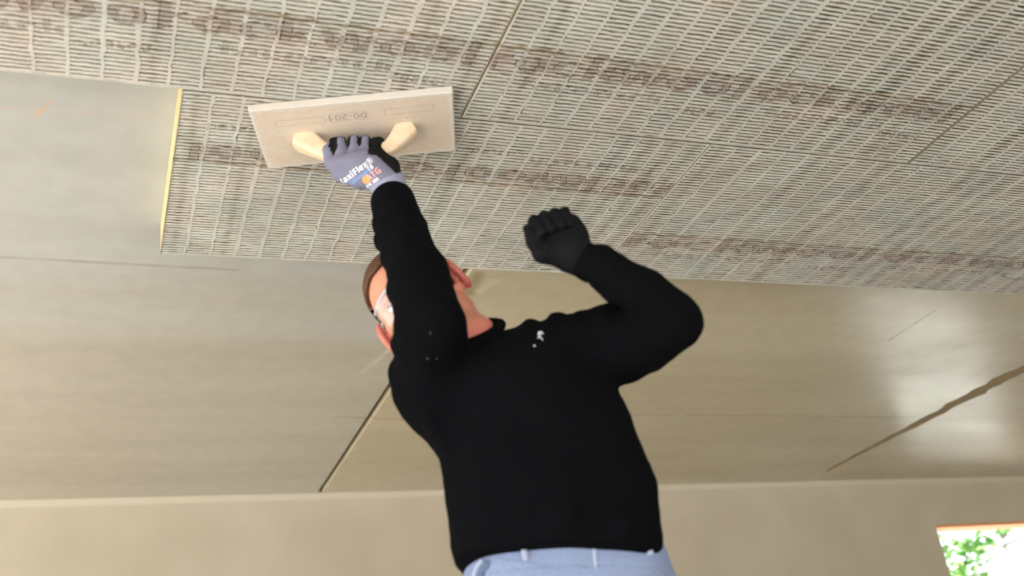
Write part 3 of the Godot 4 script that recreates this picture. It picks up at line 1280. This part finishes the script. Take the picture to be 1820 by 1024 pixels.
func sweater(root: Node3D) -> void:
	var f := Field.new(Vector3(0.22, 1.50, -2.10), Vector3(1.20, 2.52, -1.28), 0.009)
	sweater_bones(f, 1.0)
	# folds on the raised sleeve, at the elbow and on the bent arm
	for q in [
		[Vector3(0.4912, 2.3076, -1.6918), Vector3(0.5007, 2.2537, -1.6430), 12], [Vector3(0.4801, 2.2544, -1.6638), Vector3(0.4936, 2.2050, -1.6110), 13], [Vector3(0.4800, 2.1925, -1.6235), Vector3(0.4907, 2.1587, -1.5759), 12], [Vector3(0.4728, 2.1029, -1.5765), Vector3(0.4930, 2.0846, -1.5166), 14],
		[Vector3(0.4737, 2.0032, -1.5675), Vector3(0.5005, 1.9597, -1.5179), 14], [Vector3(0.4737, 1.9694, -1.6093), Vector3(0.5166, 1.8566, -1.5766), 16], [Vector3(0.5109, 1.9170, -1.6324), Vector3(0.5407, 1.8168, -1.5746), 14],
		[Vector3(0.8120, 2.0216, -1.4455), Vector3(0.7824, 1.9721, -1.4359), 12], [Vector3(0.8007, 2.0213, -1.4749), Vector3(0.7650, 1.9750, -1.4662), 13], [Vector3(0.7719, 2.0210, -1.4877), Vector3(0.7388, 1.9702, -1.4803), 12], [Vector3(0.7400, 2.0346, -1.5188), Vector3(0.7037, 1.9667, -1.4975), 12], [Vector3(0.7059, 2.0326, -1.5470), Vector3(0.6867, 1.9522, -1.5125), 13],
		[Vector3(0.7707, 2.0019, -1.3650), Vector3(0.7855, 2.0079, -1.3191), 12], [Vector3(0.7537, 2.0254, -1.3603), Vector3(0.7556, 2.0281, -1.3217), 10], [Vector3(0.7674, 2.0792, -1.3504), Vector3(0.7477, 2.0569, -1.3344), 8],
		[Vector3(0.6128, 1.6824, -1.5525), Vector3(0.6825, 1.6739, -1.4657), 14], [Vector3(0.6866, 1.6899, -1.4919), Vector3(0.7733, 1.6513, -1.4618), 14], [Vector3(0.5669, 1.6757, -1.5882), Vector3(0.6221, 1.6776, -1.5024), 14]]:
		var ra: float = q[2] * 0.00105
		f.cap(q[0], q[1], ra, ra * 0.6, 0.022)
	f.cap(Vector3(0.5425, 1.8581, -1.5281), Vector3(0.5316, 1.7789, -1.5742), 0.008, 0.010, 0.03, true)
	f.cap(Vector3(0.4785, 1.9882, -1.5611), Vector3(0.4979, 1.9620, -1.5420), 0.007, 0.005, 0.016, true)
	var nz := noise(7.0, 2, 91)
	f.shape(func(p: Vector3, d: float) -> float:
		return d + 0.0045 * nz.get_noise_3d(p.x * 1.4, p.y * 0.9, p.z * 1.4) + 0.002 * nz.get_noise_3d(p.x * 4.0, p.y * 5.0, p.z * 4.0))
	var hem_at := Vector3(0.6681, 1.6351, -1.4922)
	var hem_n := Vector3(-0.17, -1.0, 0.10).normalized()
		# ribbed hem, a little tighter and prouder at its lip
	var whole := f.copy()
	f.cut(hem_at, hem_n)
	f.trim(Vector3(0.5316, 2.3749, -1.7236), (Vector3(0.5316, 2.3749, -1.7236) - Vector3(0.5270, 2.2877, -1.6743)).normalized(), 0.10)
	f.trim(Vector3(0.7326, 2.0667, -1.3601), (Vector3(0.7326, 2.0667, -1.3601) - Vector3(0.7690, 2.0371, -1.3535)).normalized(), 0.08)
	var body := put("sweater", field_mesh(f), M.sweater, root)
	# cuffs
	for q in [[Vector3(0.5264, 2.2885, -1.6801), Vector3(0.5319, 2.3911, -1.7332), 0.0441], [Vector3(0.7524, 2.0494, -1.3568), Vector3(0.7256, 2.0710, -1.3610), 0.0299]]:
		put("cuff", ribbed_tube(q[0], q[1], q[2]), M.ribbing, body)
	# neckband round the base of the neck
	var c := Vector3(0.6103, 2.0435, -1.6196)
	var ax := Vector3(-0.3875, 0.7838, 0.4799).normalized()
	var a := ax.cross(Vector3(0, 0, 1)).normalized()
	var b := ax.cross(a)
	var ring := []
	var rr := []
	for k in 41:
		var t := TAU * k / 40.0
		ring.append(c + a * cos(t) * 0.062 + b * sin(t) * 0.062)
		rr.append(0.0125)
	put("neckband", tube(ring, rr, 10, 0.7, ax), M.ribbing, body)
	# small white emblem on the chest
	var from := Vector3(0.5654, 1.8594, -1.2149)
	var dir := (from - Vector3(0, 1.3, 0)).normalized()
	var right := Vector3(0.8795, -0.4435, 0.1556).normalized()
	var up := Vector3(0.2429, 0.8090, 0.5282).normalized()
	var tris := disc(0.0050, 20, 0.0030, 0.3, 5.2, Vector2(0, 0.003))
	tris.append_array(disc(0.0023, 12, 0.0, 0, TAU, Vector2(-0.0008, 0.0035), 0.7))
	tris.append_array(disc(0.0060, 14, 0.0046, 0.5, 2.6, Vector2(0.0015, -0.0080)))
	tris.append_array(rect(-0.0055, -0.0200, -0.0025, -0.0178))
	put("chest_emblem", print_on(f, tris, from, dir, right, up, 0.0012), M.white_print, body)
	# specks of plaster on the sleeve
	for q in [[765,592], [760,637], [776,637]]:
		var o := Vector3(0.4390, 1.9035, -1.3080) if q[1] == 592 else (Vector3(0.4366, 1.8718, -1.3255) if q[0] == 760 else Vector3(0.4486, 1.8701, -1.3211))
		put("plaster_speck", print_on(f, disc(0.0008, 7), o, (o - Vector3(0, 1.3, 0)).normalized(), Vector3.RIGHT, Vector3.UP, 0.0008), M.mortar, body)


func ribbed_tube(a: Vector3, b: Vector3, r: float) -> ArrayMesh:
	# a knitted cuff: open tube with fine ribs along it and a rolled lip
	var d := (b - a).normalized()
	var x := d.cross(Vector3(0, 0, 1)).normalized()
	var y := d.cross(x)
	var v := PackedVector3Array()
	var n := PackedVector3Array()
	var idx := PackedInt32Array()
	var sides := 108
	var prof := [[0.0, 0.90], [0.10, 1.0], [0.4, 1.03], [0.75, 1.01], [0.95, 0.99], [1.0, 0.95], [0.99, 0.88], [0.8, 0.84]]
	for i in prof.size():
		for k in sides:
			var t := TAU * k / sides
			var rib := 1.0 + (0.012 if k % 3 == 0 else -0.004)
			var o := x * cos(t) + y * sin(t)
			v.append(a.lerp(b, prof[i][0]) + o * r * prof[i][1] * rib)
			var tilt: float = [-0.6, -0.3, 0.0, 0.1, 0.3, 1.2, 3.0, -3.0][i]
			n.append((o + d * tilt).normalized() if i < 7 else -o)
	for i in prof.size() - 1:
		for k in sides:
			var p := i * sides + k
			var q := i * sides + (k + 1) % sides
			idx.append_array([p, p + sides, q, q, p + sides, q + sides])
	return array_mesh(v, n, idx)


func trousers(root: Node3D) -> void:
	var f := Field.new(Vector3(0.48, 0.78, -1.98), Vector3(1.22, 1.74, -1.35), 0.010)
	trouser_bones(f, 1.0)
	var nz := noise(6.0, 2, 95)
	f.shape(func(p: Vector3, d: float) -> float: return d + 0.004 * nz.get_noise_3dv(p) + 0.0025 * nz.get_noise_3d(p.x * 2.0, p.y * 5.0, p.z * 2.0))
	f.cut(Vector3(0.6840, 1.6577, -1.5219) + Vector3(0, 0.03, 0), Vector3(0.15, 1.0, -0.08).normalized())
	f.cut(Vector3(0, 0.83, 0), Vector3.DOWN)
	var body := put("jeans", field_mesh(f), M.jeans, root)
	# waistband: a band laid over the top
	var w := f.copy()
	for i in w.d.size():
		w.d[i] -= 0.004
	w.cut(Vector3(0.6648, 1.6075, -1.4838), Vector3(-0.15, -1.0, 0.08).normalized())
	put("waistband", field_mesh(w), M.jeans, body)
	for q in [[Vector3(0.5555, 1.6032, -1.3526), Vector3(0.5598, 1.5868, -1.3593)], [Vector3(0.7134, 1.5879, -1.2912), Vector3(0.7184, 1.5713, -1.2976)]]:
		var pts := []
		for k in 5:
			var o: Vector3 = q[0].lerp(q[1], k / 4.0)
			pts.append(w.hit(o, (o - Vector3(0, 1.3, 0)).normalized()) + Vector3(-0.0015, -0.0017, 0.0033))
		put("belt_loop", tube(pts, [0.005, 0.006, 0.006, 0.006, 0.005], 8, 0.6, Vector3(0, 0, 1)), M.jeans_seam, body)
	var seams := [
		["pocket_hem", [Vector3(0.5035, 1.5940, -1.3803), Vector3(0.4967, 1.5853, -1.3878), Vector3(0.4930, 1.5721, -1.3963)], 0.0045, M.jeans_seam],
		["pocket_opening", [Vector3(0.5109, 1.5902, -1.3790), Vector3(0.5041, 1.5815, -1.3865), Vector3(0.5003, 1.5683, -1.3951)], 0.0075, M.jeans_dark],
		["fly_seam", [Vector3(0.6458, 1.5905, -1.3196), Vector3(0.6479, 1.5744, -1.3270), Vector3(0.6519, 1.5497, -1.3381)], 0.0035, M.jeans_seam],
		["yoke_seam", [Vector3(0.5092, 1.5960, -1.3768), Vector3(0.5556, 1.5839, -1.3626), Vector3(0.6065, 1.5699, -1.3476), Vector3(0.6428, 1.5592, -1.3371)], 0.0022, M.jeans]]
	for s in seams:
		var pts := []
		var rr := []
		var src: Array = s[1]
		for k in 13:
			var t := k / 12.0 * (src.size() - 1)
			var i := mini(int(t), src.size() - 2)
			var o: Vector3 = src[i].lerp(src[i + 1], t - i)
			pts.append(w.hit(o, (o - Vector3(0, 1.3, 0)).normalized()))
			rr.append(s[2])
		put(s[0], tube(pts, rr, 8, 0.6, Vector3(0, 0, 1)), s[3], body)
	for q in [[Vector3(0.6694, 1.5945, -1.6338), Vector3(-0.06, 0, 0.02)], [Vector3(0.7936, 1.5770, -1.5884), Vector3(0.09, 0, -0.02)]]:
		var hip: Vector3 = q[0]
		var foot: Vector3 = Vector3(hip.x, 0.745, hip.z) + q[1]
		var b := Field.new(foot - Vector3(0.09, 0.02, 0.12), foot + Vector3(0.09, 0.18, 0.22), 0.008)
		b.cap(foot + Vector3(0, 0.045, -0.03), foot + Vector3(0, 0.16, -0.01), 0.046, 0.050, 0.02)
		b.cap(foot + Vector3(0, 0.035, -0.02), foot + Vector3(0, 0.03, 0.15), 0.045, 0.042, 0.03)
		b.cut(foot, Vector3.DOWN)
		put("boot", field_mesh(b), M.boot, root)


func right_glove(root: Node3D) -> void:
	# back of the hand to the camera, fingers over the bar of the float
	var f := Field.new(Vector3(0.4888, 2.5108, -1.7927) - Vector3(0.13, 0.14, 0.12), Vector3(0.4888, 2.5108, -1.7927) + Vector3(0.13, 0.12, 0.12), 0.0032)
	var wrist := Vector3(0.5357, 2.4372, -1.7559)
	var mcp := [Vector3(0.4505, 2.5092, -1.7959), Vector3(0.4716, 2.5078, -1.7800), Vector3(0.4934, 2.5100, -1.7717), Vector3(0.5168, 2.5125, -1.7698)]
	var pip := [Vector3(0.4514, 2.5630, -1.8013), Vector3(0.4779, 2.5636, -1.7917), Vector3(0.5003, 2.5617, -1.7853), Vector3(0.5217, 2.5567, -1.7809)]
	var dip := [Vector3(0.4588, 2.5798, -1.8207), Vector3(0.4857, 2.5804, -1.8110), Vector3(0.5083, 2.5784, -1.8046), Vector3(0.5328, 2.5718, -1.7972)]
	var tip := [Vector3(0.4671, 2.5658, -1.8413), Vector3(0.4930, 2.5666, -1.8320), Vector3(0.5142, 2.5647, -1.8237), Vector3(0.5360, 2.5604, -1.8139)]
	var rad := [0.0125, 0.0125, 0.0120, 0.0118]
	for i in 4:
		f.chain([wrist.lerp(mcp[i], 0.1), mcp[i]], [0.024, 0.0165], 0.02)
	for i in 4:
		f.chain([mcp[i], pip[i]], [rad[i] * 1.05, rad[i] * 0.98], 0.004)
		f.chain([pip[i], dip[i], tip[i]], [rad[i] * 0.98, rad[i] * 0.9, rad[i] * 0.85], 0.002)
	# knobbly tip of the little finger standing off the bar
	f.chain([Vector3(0.5217, 2.5447, -1.7799), Vector3(0.5320, 2.5586, -1.7779)], [0.0115, 0.0098], 0.004)
	# thumb along the near side
	f.chain([Vector3(0.4833, 2.4654, -1.7824), Vector3(0.4517, 2.4887, -1.8023), Vector3(0.4341, 2.5173, -1.8109), Vector3(0.4280, 2.5460, -1.8132), Vector3(0.4411, 2.5699, -1.8131)], [0.022, 0.018, 0.0140, 0.0125, 0.0115], 0.010)
	# heel of the hand
	f.chain([Vector3(0.5464, 2.4495, -1.7569), Vector3(0.5457, 2.4919, -1.7678), Vector3(0.5278, 2.5189, -1.7737)], [0.020, 0.016, 0.013], 0.015)
	f.chain([wrist, Vector3(0.5451, 2.3996, -1.7411)], [0.030, 0.031], 0.012)
	var back := Vector3(-0.5125, -0.6419, 0.5658).normalized()
	var line_a := Vector3(0.5027, 2.5298, -1.7646)
	var side := Vector3(0.6051, 0.5627, 0.5591).normalized()
	var fingers := [Vector3(0.4485, 2.5300, -1.7859), Vector3(0.4732, 2.5286, -1.7757), Vector3(0.4947, 2.5276, -1.7668)]
	var across := Vector3(0.9271, -0.0419, 0.3857).normalized()
	var up := Vector3(0.0548, 0.8799, 0.4824).normalized()
	var knuckles := Vector3(0.4748, 2.5181, -1.7805)
	var cuff := Vector3(0.5281, 2.4492, -1.7590)
	var to_wrist := Vector3(0.4530, -0.8539, -0.2456).normalized()
	var paint := func(p: Vector3, nn: Vector3) -> Color:
		var grey := Color(0.19, 0.19, 0.265)
		var black := Color(0.0079, 0.0079, 0.0079)
		if (p - cuff).dot(to_wrist) > 0.0:
			return Color(0.28, 0.30, 0.40)
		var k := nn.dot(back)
		# ulnar side and palm are dipped in black foam
		var q := (p - line_a)
		if q.dot(side) > 0.0 and q.dot(across) > -0.002:
			return black
		if q.dot(across) > -0.001 and (p - knuckles).dot(up) > 0.004:
			return black
		# black dipped webs show between the digits, wider towards the tips
		var a: float = (p - fingers[0]).dot(across)
		var h := (p - knuckles).dot(up)
		if absf(a + 0.0165) < 0.0095 * clampf((h + 0.004) / 0.022, 0.0, 1.0):
			return black
		if absf(a - 0.0135) < 0.0066 * clampf((h - 0.013) / 0.016, 0.0, 1.0) or absf(a - 0.0375) < 0.0052 * clampf((h - 0.020) / 0.012, 0.0, 1.0):
			return black
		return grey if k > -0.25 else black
	var glove := put("glove", field_mesh(f, paint), M.glove, root)
	glove.set_meta("label", "grey knitted work glove with black palm and printed back")
	# printed back of the hand
	var from := Vector3(0.4265, 2.3426, -1.5688)
	var dir := (from - Vector3(0, 1.3, 0)).normalized()
	var rt := Vector3(0.7218, 0.4309, 0.5417).normalized()
	var tup := Vector3(-0.5892, 0.7932, 0.1541).normalized()
	put("print_lettering", print_on(f, text_tris("MaxiFlex®", 0.0125), from + rt * -0.010 + tup * 0.0045, dir, rt, tup), M.white_print, glove)
	put("print_small_lettering", print_on(f, text_tris("Ultimate", 0.0085), from + rt * -0.006 - tup * 0.009, dir, rt, tup), M.blue_print, glove)
	put("print_small_lettering", print_on(f, text_tris("18", 0.0095), from + rt * 0.020 - tup * 0.0075, dir, rt, tup), M.white_print, glove)
	put("print_badge", print_on(f, disc(0.0085, 20), from + rt * 0.000 - tup * 0.0215, dir, rt, tup), M.orange_print, glove)
	put("print_block", print_on(f, text_tris("ATG", 0.0125), from + rt * 0.018 - tup * 0.0215, dir, rt, tup), M.pink_print, glove)
	put("print_small_lettering", print_on(f, text_tris("EN 388", 0.0065), from + rt * 0.006 - tup * 0.034, dir, rt, tup), M.white_print, glove)


func left_glove(root: Node3D) -> void:
	# palm to the camera, fingers curled
	var c := Vector3(0.6943, 2.1068, -1.3682)
	var f := Field.new(c - Vector3(0.10, 0.11, 0.11), c + Vector3(0.11, 0.10, 0.10), 0.003)
	var wrist := Vector3(0.7196, 2.0737, -1.3646)
	var mcp := [Vector3(0.6765, 2.1299, -1.3906), Vector3(0.6935, 2.1371, -1.3842), Vector3(0.7098, 2.1407, -1.3752), Vector3(0.7231, 2.1356, -1.3647)]
	var pip := [Vector3(0.6645, 2.1474, -1.3867), Vector3(0.6811, 2.1534, -1.3800), Vector3(0.6975, 2.1561, -1.3714), Vector3(0.7118, 2.1557, -1.3616)]
	var mid := [Vector3(0.6585, 2.1408, -1.3686), Vector3(0.6745, 2.1454, -1.3616), Vector3(0.6908, 2.1472, -1.3535), Vector3(0.7054, 2.1465, -1.3450)]
	var tip := [Vector3(0.6582, 2.1048, -1.3464), Vector3(0.6715, 2.1075, -1.3367), Vector3(0.6861, 2.1108, -1.3298), Vector3(0.7003, 2.1134, -1.3270)]
	var rad := [0.0094, 0.0098, 0.0097, 0.0090]
	for i in 4:
		f.chain([wrist.lerp(mcp[i], 0.12), wrist.lerp(mcp[i], 0.6), mcp[i]], [0.024, 0.021, 0.0155], 0.018)
	f.blob(Vector3(0.6998, 2.0977, -1.3608), Basis(Vector3(0.9309, -0.1312, 0.3409), Vector3(-0.0383, 0.8931, 0.4483), Vector3(-0.3632, -0.4304, 0.8263)), Vector3(0.034, 0.030, 0.016), 0.015)
	f.cap(Vector3(0.6657, 2.1138, -1.3746), Vector3(0.7117, 2.1197, -1.3514), 0.0135, 0.0125, 0.008)
	for i in 4:
		f.chain([mcp[i], pip[i], mid[i], tip[i]], [rad[i] * 1.1, rad[i], rad[i] * 0.98, rad[i] * 0.84], 0.001)
	f.chain([Vector3(0.7005, 2.0813, -1.3691), Vector3(0.6674, 2.0824, -1.3709), Vector3(0.6496, 2.0959, -1.3632), Vector3(0.6366, 2.1156, -1.3551)], [0.026, 0.018, 0.0120, 0.0070], 0.008)
	f.chain([wrist, Vector3(0.7398, 2.0584, -1.3613)], [0.0265, 0.0275], 0.012)
	f.cap(Vector3(0.6611, 2.0949, -1.3526), Vector3(0.7004, 2.1007, -1.3324), 0.0035, 0.003, 0.005, true)
	f.cap(Vector3(0.6546, 2.0809, -1.3543), Vector3(0.6762, 2.0870, -1.3441), 0.003, 0.002, 0.006, true)
	var edge := Vector3(0.7086, 2.0594, -1.3684)
	var paint := func(p: Vector3, _nn: Vector3) -> Color:
		if p.distance_to(edge) < 0.011:
			return Color(1.0, 1.0, 1.0)
		return Color(0.165, 0.165, 0.165)
	var glove := put("glove", field_mesh(f, paint), M.glove_dark, root)
	glove.set_meta("label", "black coated palm side of a work glove, fingers curled")


# ------------------------------------------------------------------ below and outside

func platform() -> void:
	var root := thing("work_platform", Vector3(0.80, 0.0, -1.66))
	tag(root, "low timber trestle platform under the worker's boots", "platform")
	for i in 4:
		put("plank", bevel_box(Vector3(1.5, 0.035, 0.145), 0.004), M.plank, root, Transform3D(Basis(), Vector3(0, 0.7265, -0.225 + i * 0.15)))
	for sx in [-1, 1]:
		put("crossbar", bevel_box(Vector3(0.06, 0.07, 0.58), 0.004), M.plank, root, Transform3D(Basis(), Vector3(sx * 0.58, 0.673, 0)))
		for sz in [-1, 1]:
			put("leg", tube([Vector3(sx * 0.58, 0.66, sz * 0.22), Vector3(sx * 0.66, 0.0, sz * 0.30)], [0.024, 0.024], 12), M.steel, root)


func outside() -> void:
	var g := put("ground", box_mesh(Vector3(70, 0.2, 70)), M.ground, self, Transform3D(Basis(), Vector3(2, -0.31, 0)))
	structure(g)
	var spots := [
		[Vector3(7.0, -0.2, -7.6), 3.0, 0.75, 21, "light green leafy tree nearest the window, seen at the left of the opening"],
		[Vector3(8.6, -0.2, -8.3), 3.1, 0.85, 22, "light green leafy tree behind, seen at the right of the window opening"]]
	for s in spots:
		leafy_tree(s[0], s[1], s[2], s[3], s[4])


func leafy_tree(at: Vector3, tall: float, wide: float, s: int, label: String) -> void:
	var r := RandomNumberGenerator.new()
	r.seed = s
	var root := thing("tree", at)
	tag(root, label, "tree", "trees outside the window")
	put("trunk", tube([Vector3.ZERO, Vector3(0.05, tall * 0.3, 0), Vector3(0.0, tall * 0.6, 0.06), Vector3(0.04, tall * 1.2, 0)], [0.07, 0.055, 0.04, 0.012], 10), M.bark, root)
	var ends := []
	for k in 16:
		var b0 := Vector3(0.02, tall * r.randf_range(0.5, 1.1), 0.03)
		var dir := Vector3(r.randf_range(-1, 1), r.randf_range(-0.1, 0.7), r.randf_range(-1, 1)).normalized()
		var b1 := b0 + dir * wide * r.randf_range(0.6, 1.2)
		put("branch", tube([b0, b0.lerp(b1, 0.5) + Vector3(0, 0.04, 0), b1], [0.016, 0.01, 0.004], 6), M.bark, root)
		ends.append([b0, b1])
	var leaf := PackedVector3Array([Vector3(0, 0, 0), Vector3(0.35, 0.02, 0.3), Vector3(0.5, 0.0, 0.62), Vector3(0, 0.05, 1.0), Vector3(-0.5, 0.0, 0.62), Vector3(-0.35, 0.02, 0.3), Vector3(0, -0.06, 0.55)])
	var n := PackedVector3Array()
	for i in 7:
		n.append(Vector3.UP)
	var lm := array_mesh(leaf, n, PackedInt32Array([0, 1, 6, 1, 2, 6, 2, 3, 6, 3, 4, 6, 4, 5, 6, 5, 0, 6]))
	var mm := MultiMesh.new()
	mm.transform_format = MultiMesh.TRANSFORM_3D
	mm.use_colors = true
	mm.mesh = lm
	mm.instance_count = 1500
	for i in 1500:
		var e: Array = ends[r.randi() % ends.size()]
		var p: Vector3 = e[0].lerp(e[1], r.randf_range(0.3, 1.1)) + Vector3(r.randf_range(-1, 1), r.randf_range(-1, 1), r.randf_range(-1, 1)) * 0.14
		var b := Basis.from_euler(Vector3(r.randf_range(-0.9, 0.9), r.randf_range(0, TAU), r.randf_range(-0.7, 0.7))).scaled(Vector3.ONE * r.randf_range(0.055, 0.10))
		mm.set_instance_transform(i, Transform3D(b, p))
		var k := r.randf_range(0.6, 1.2)
		mm.set_instance_color(i, Color(k * r.randf_range(0.8, 1.2), k, k * 0.8))
	var mi := MultiMeshInstance3D.new()
	mi.name = "foliage"
	mi.multimesh = mm
	mi.material_override = M.leaf
	root.add_child(mi, true)
	stuff(mi)
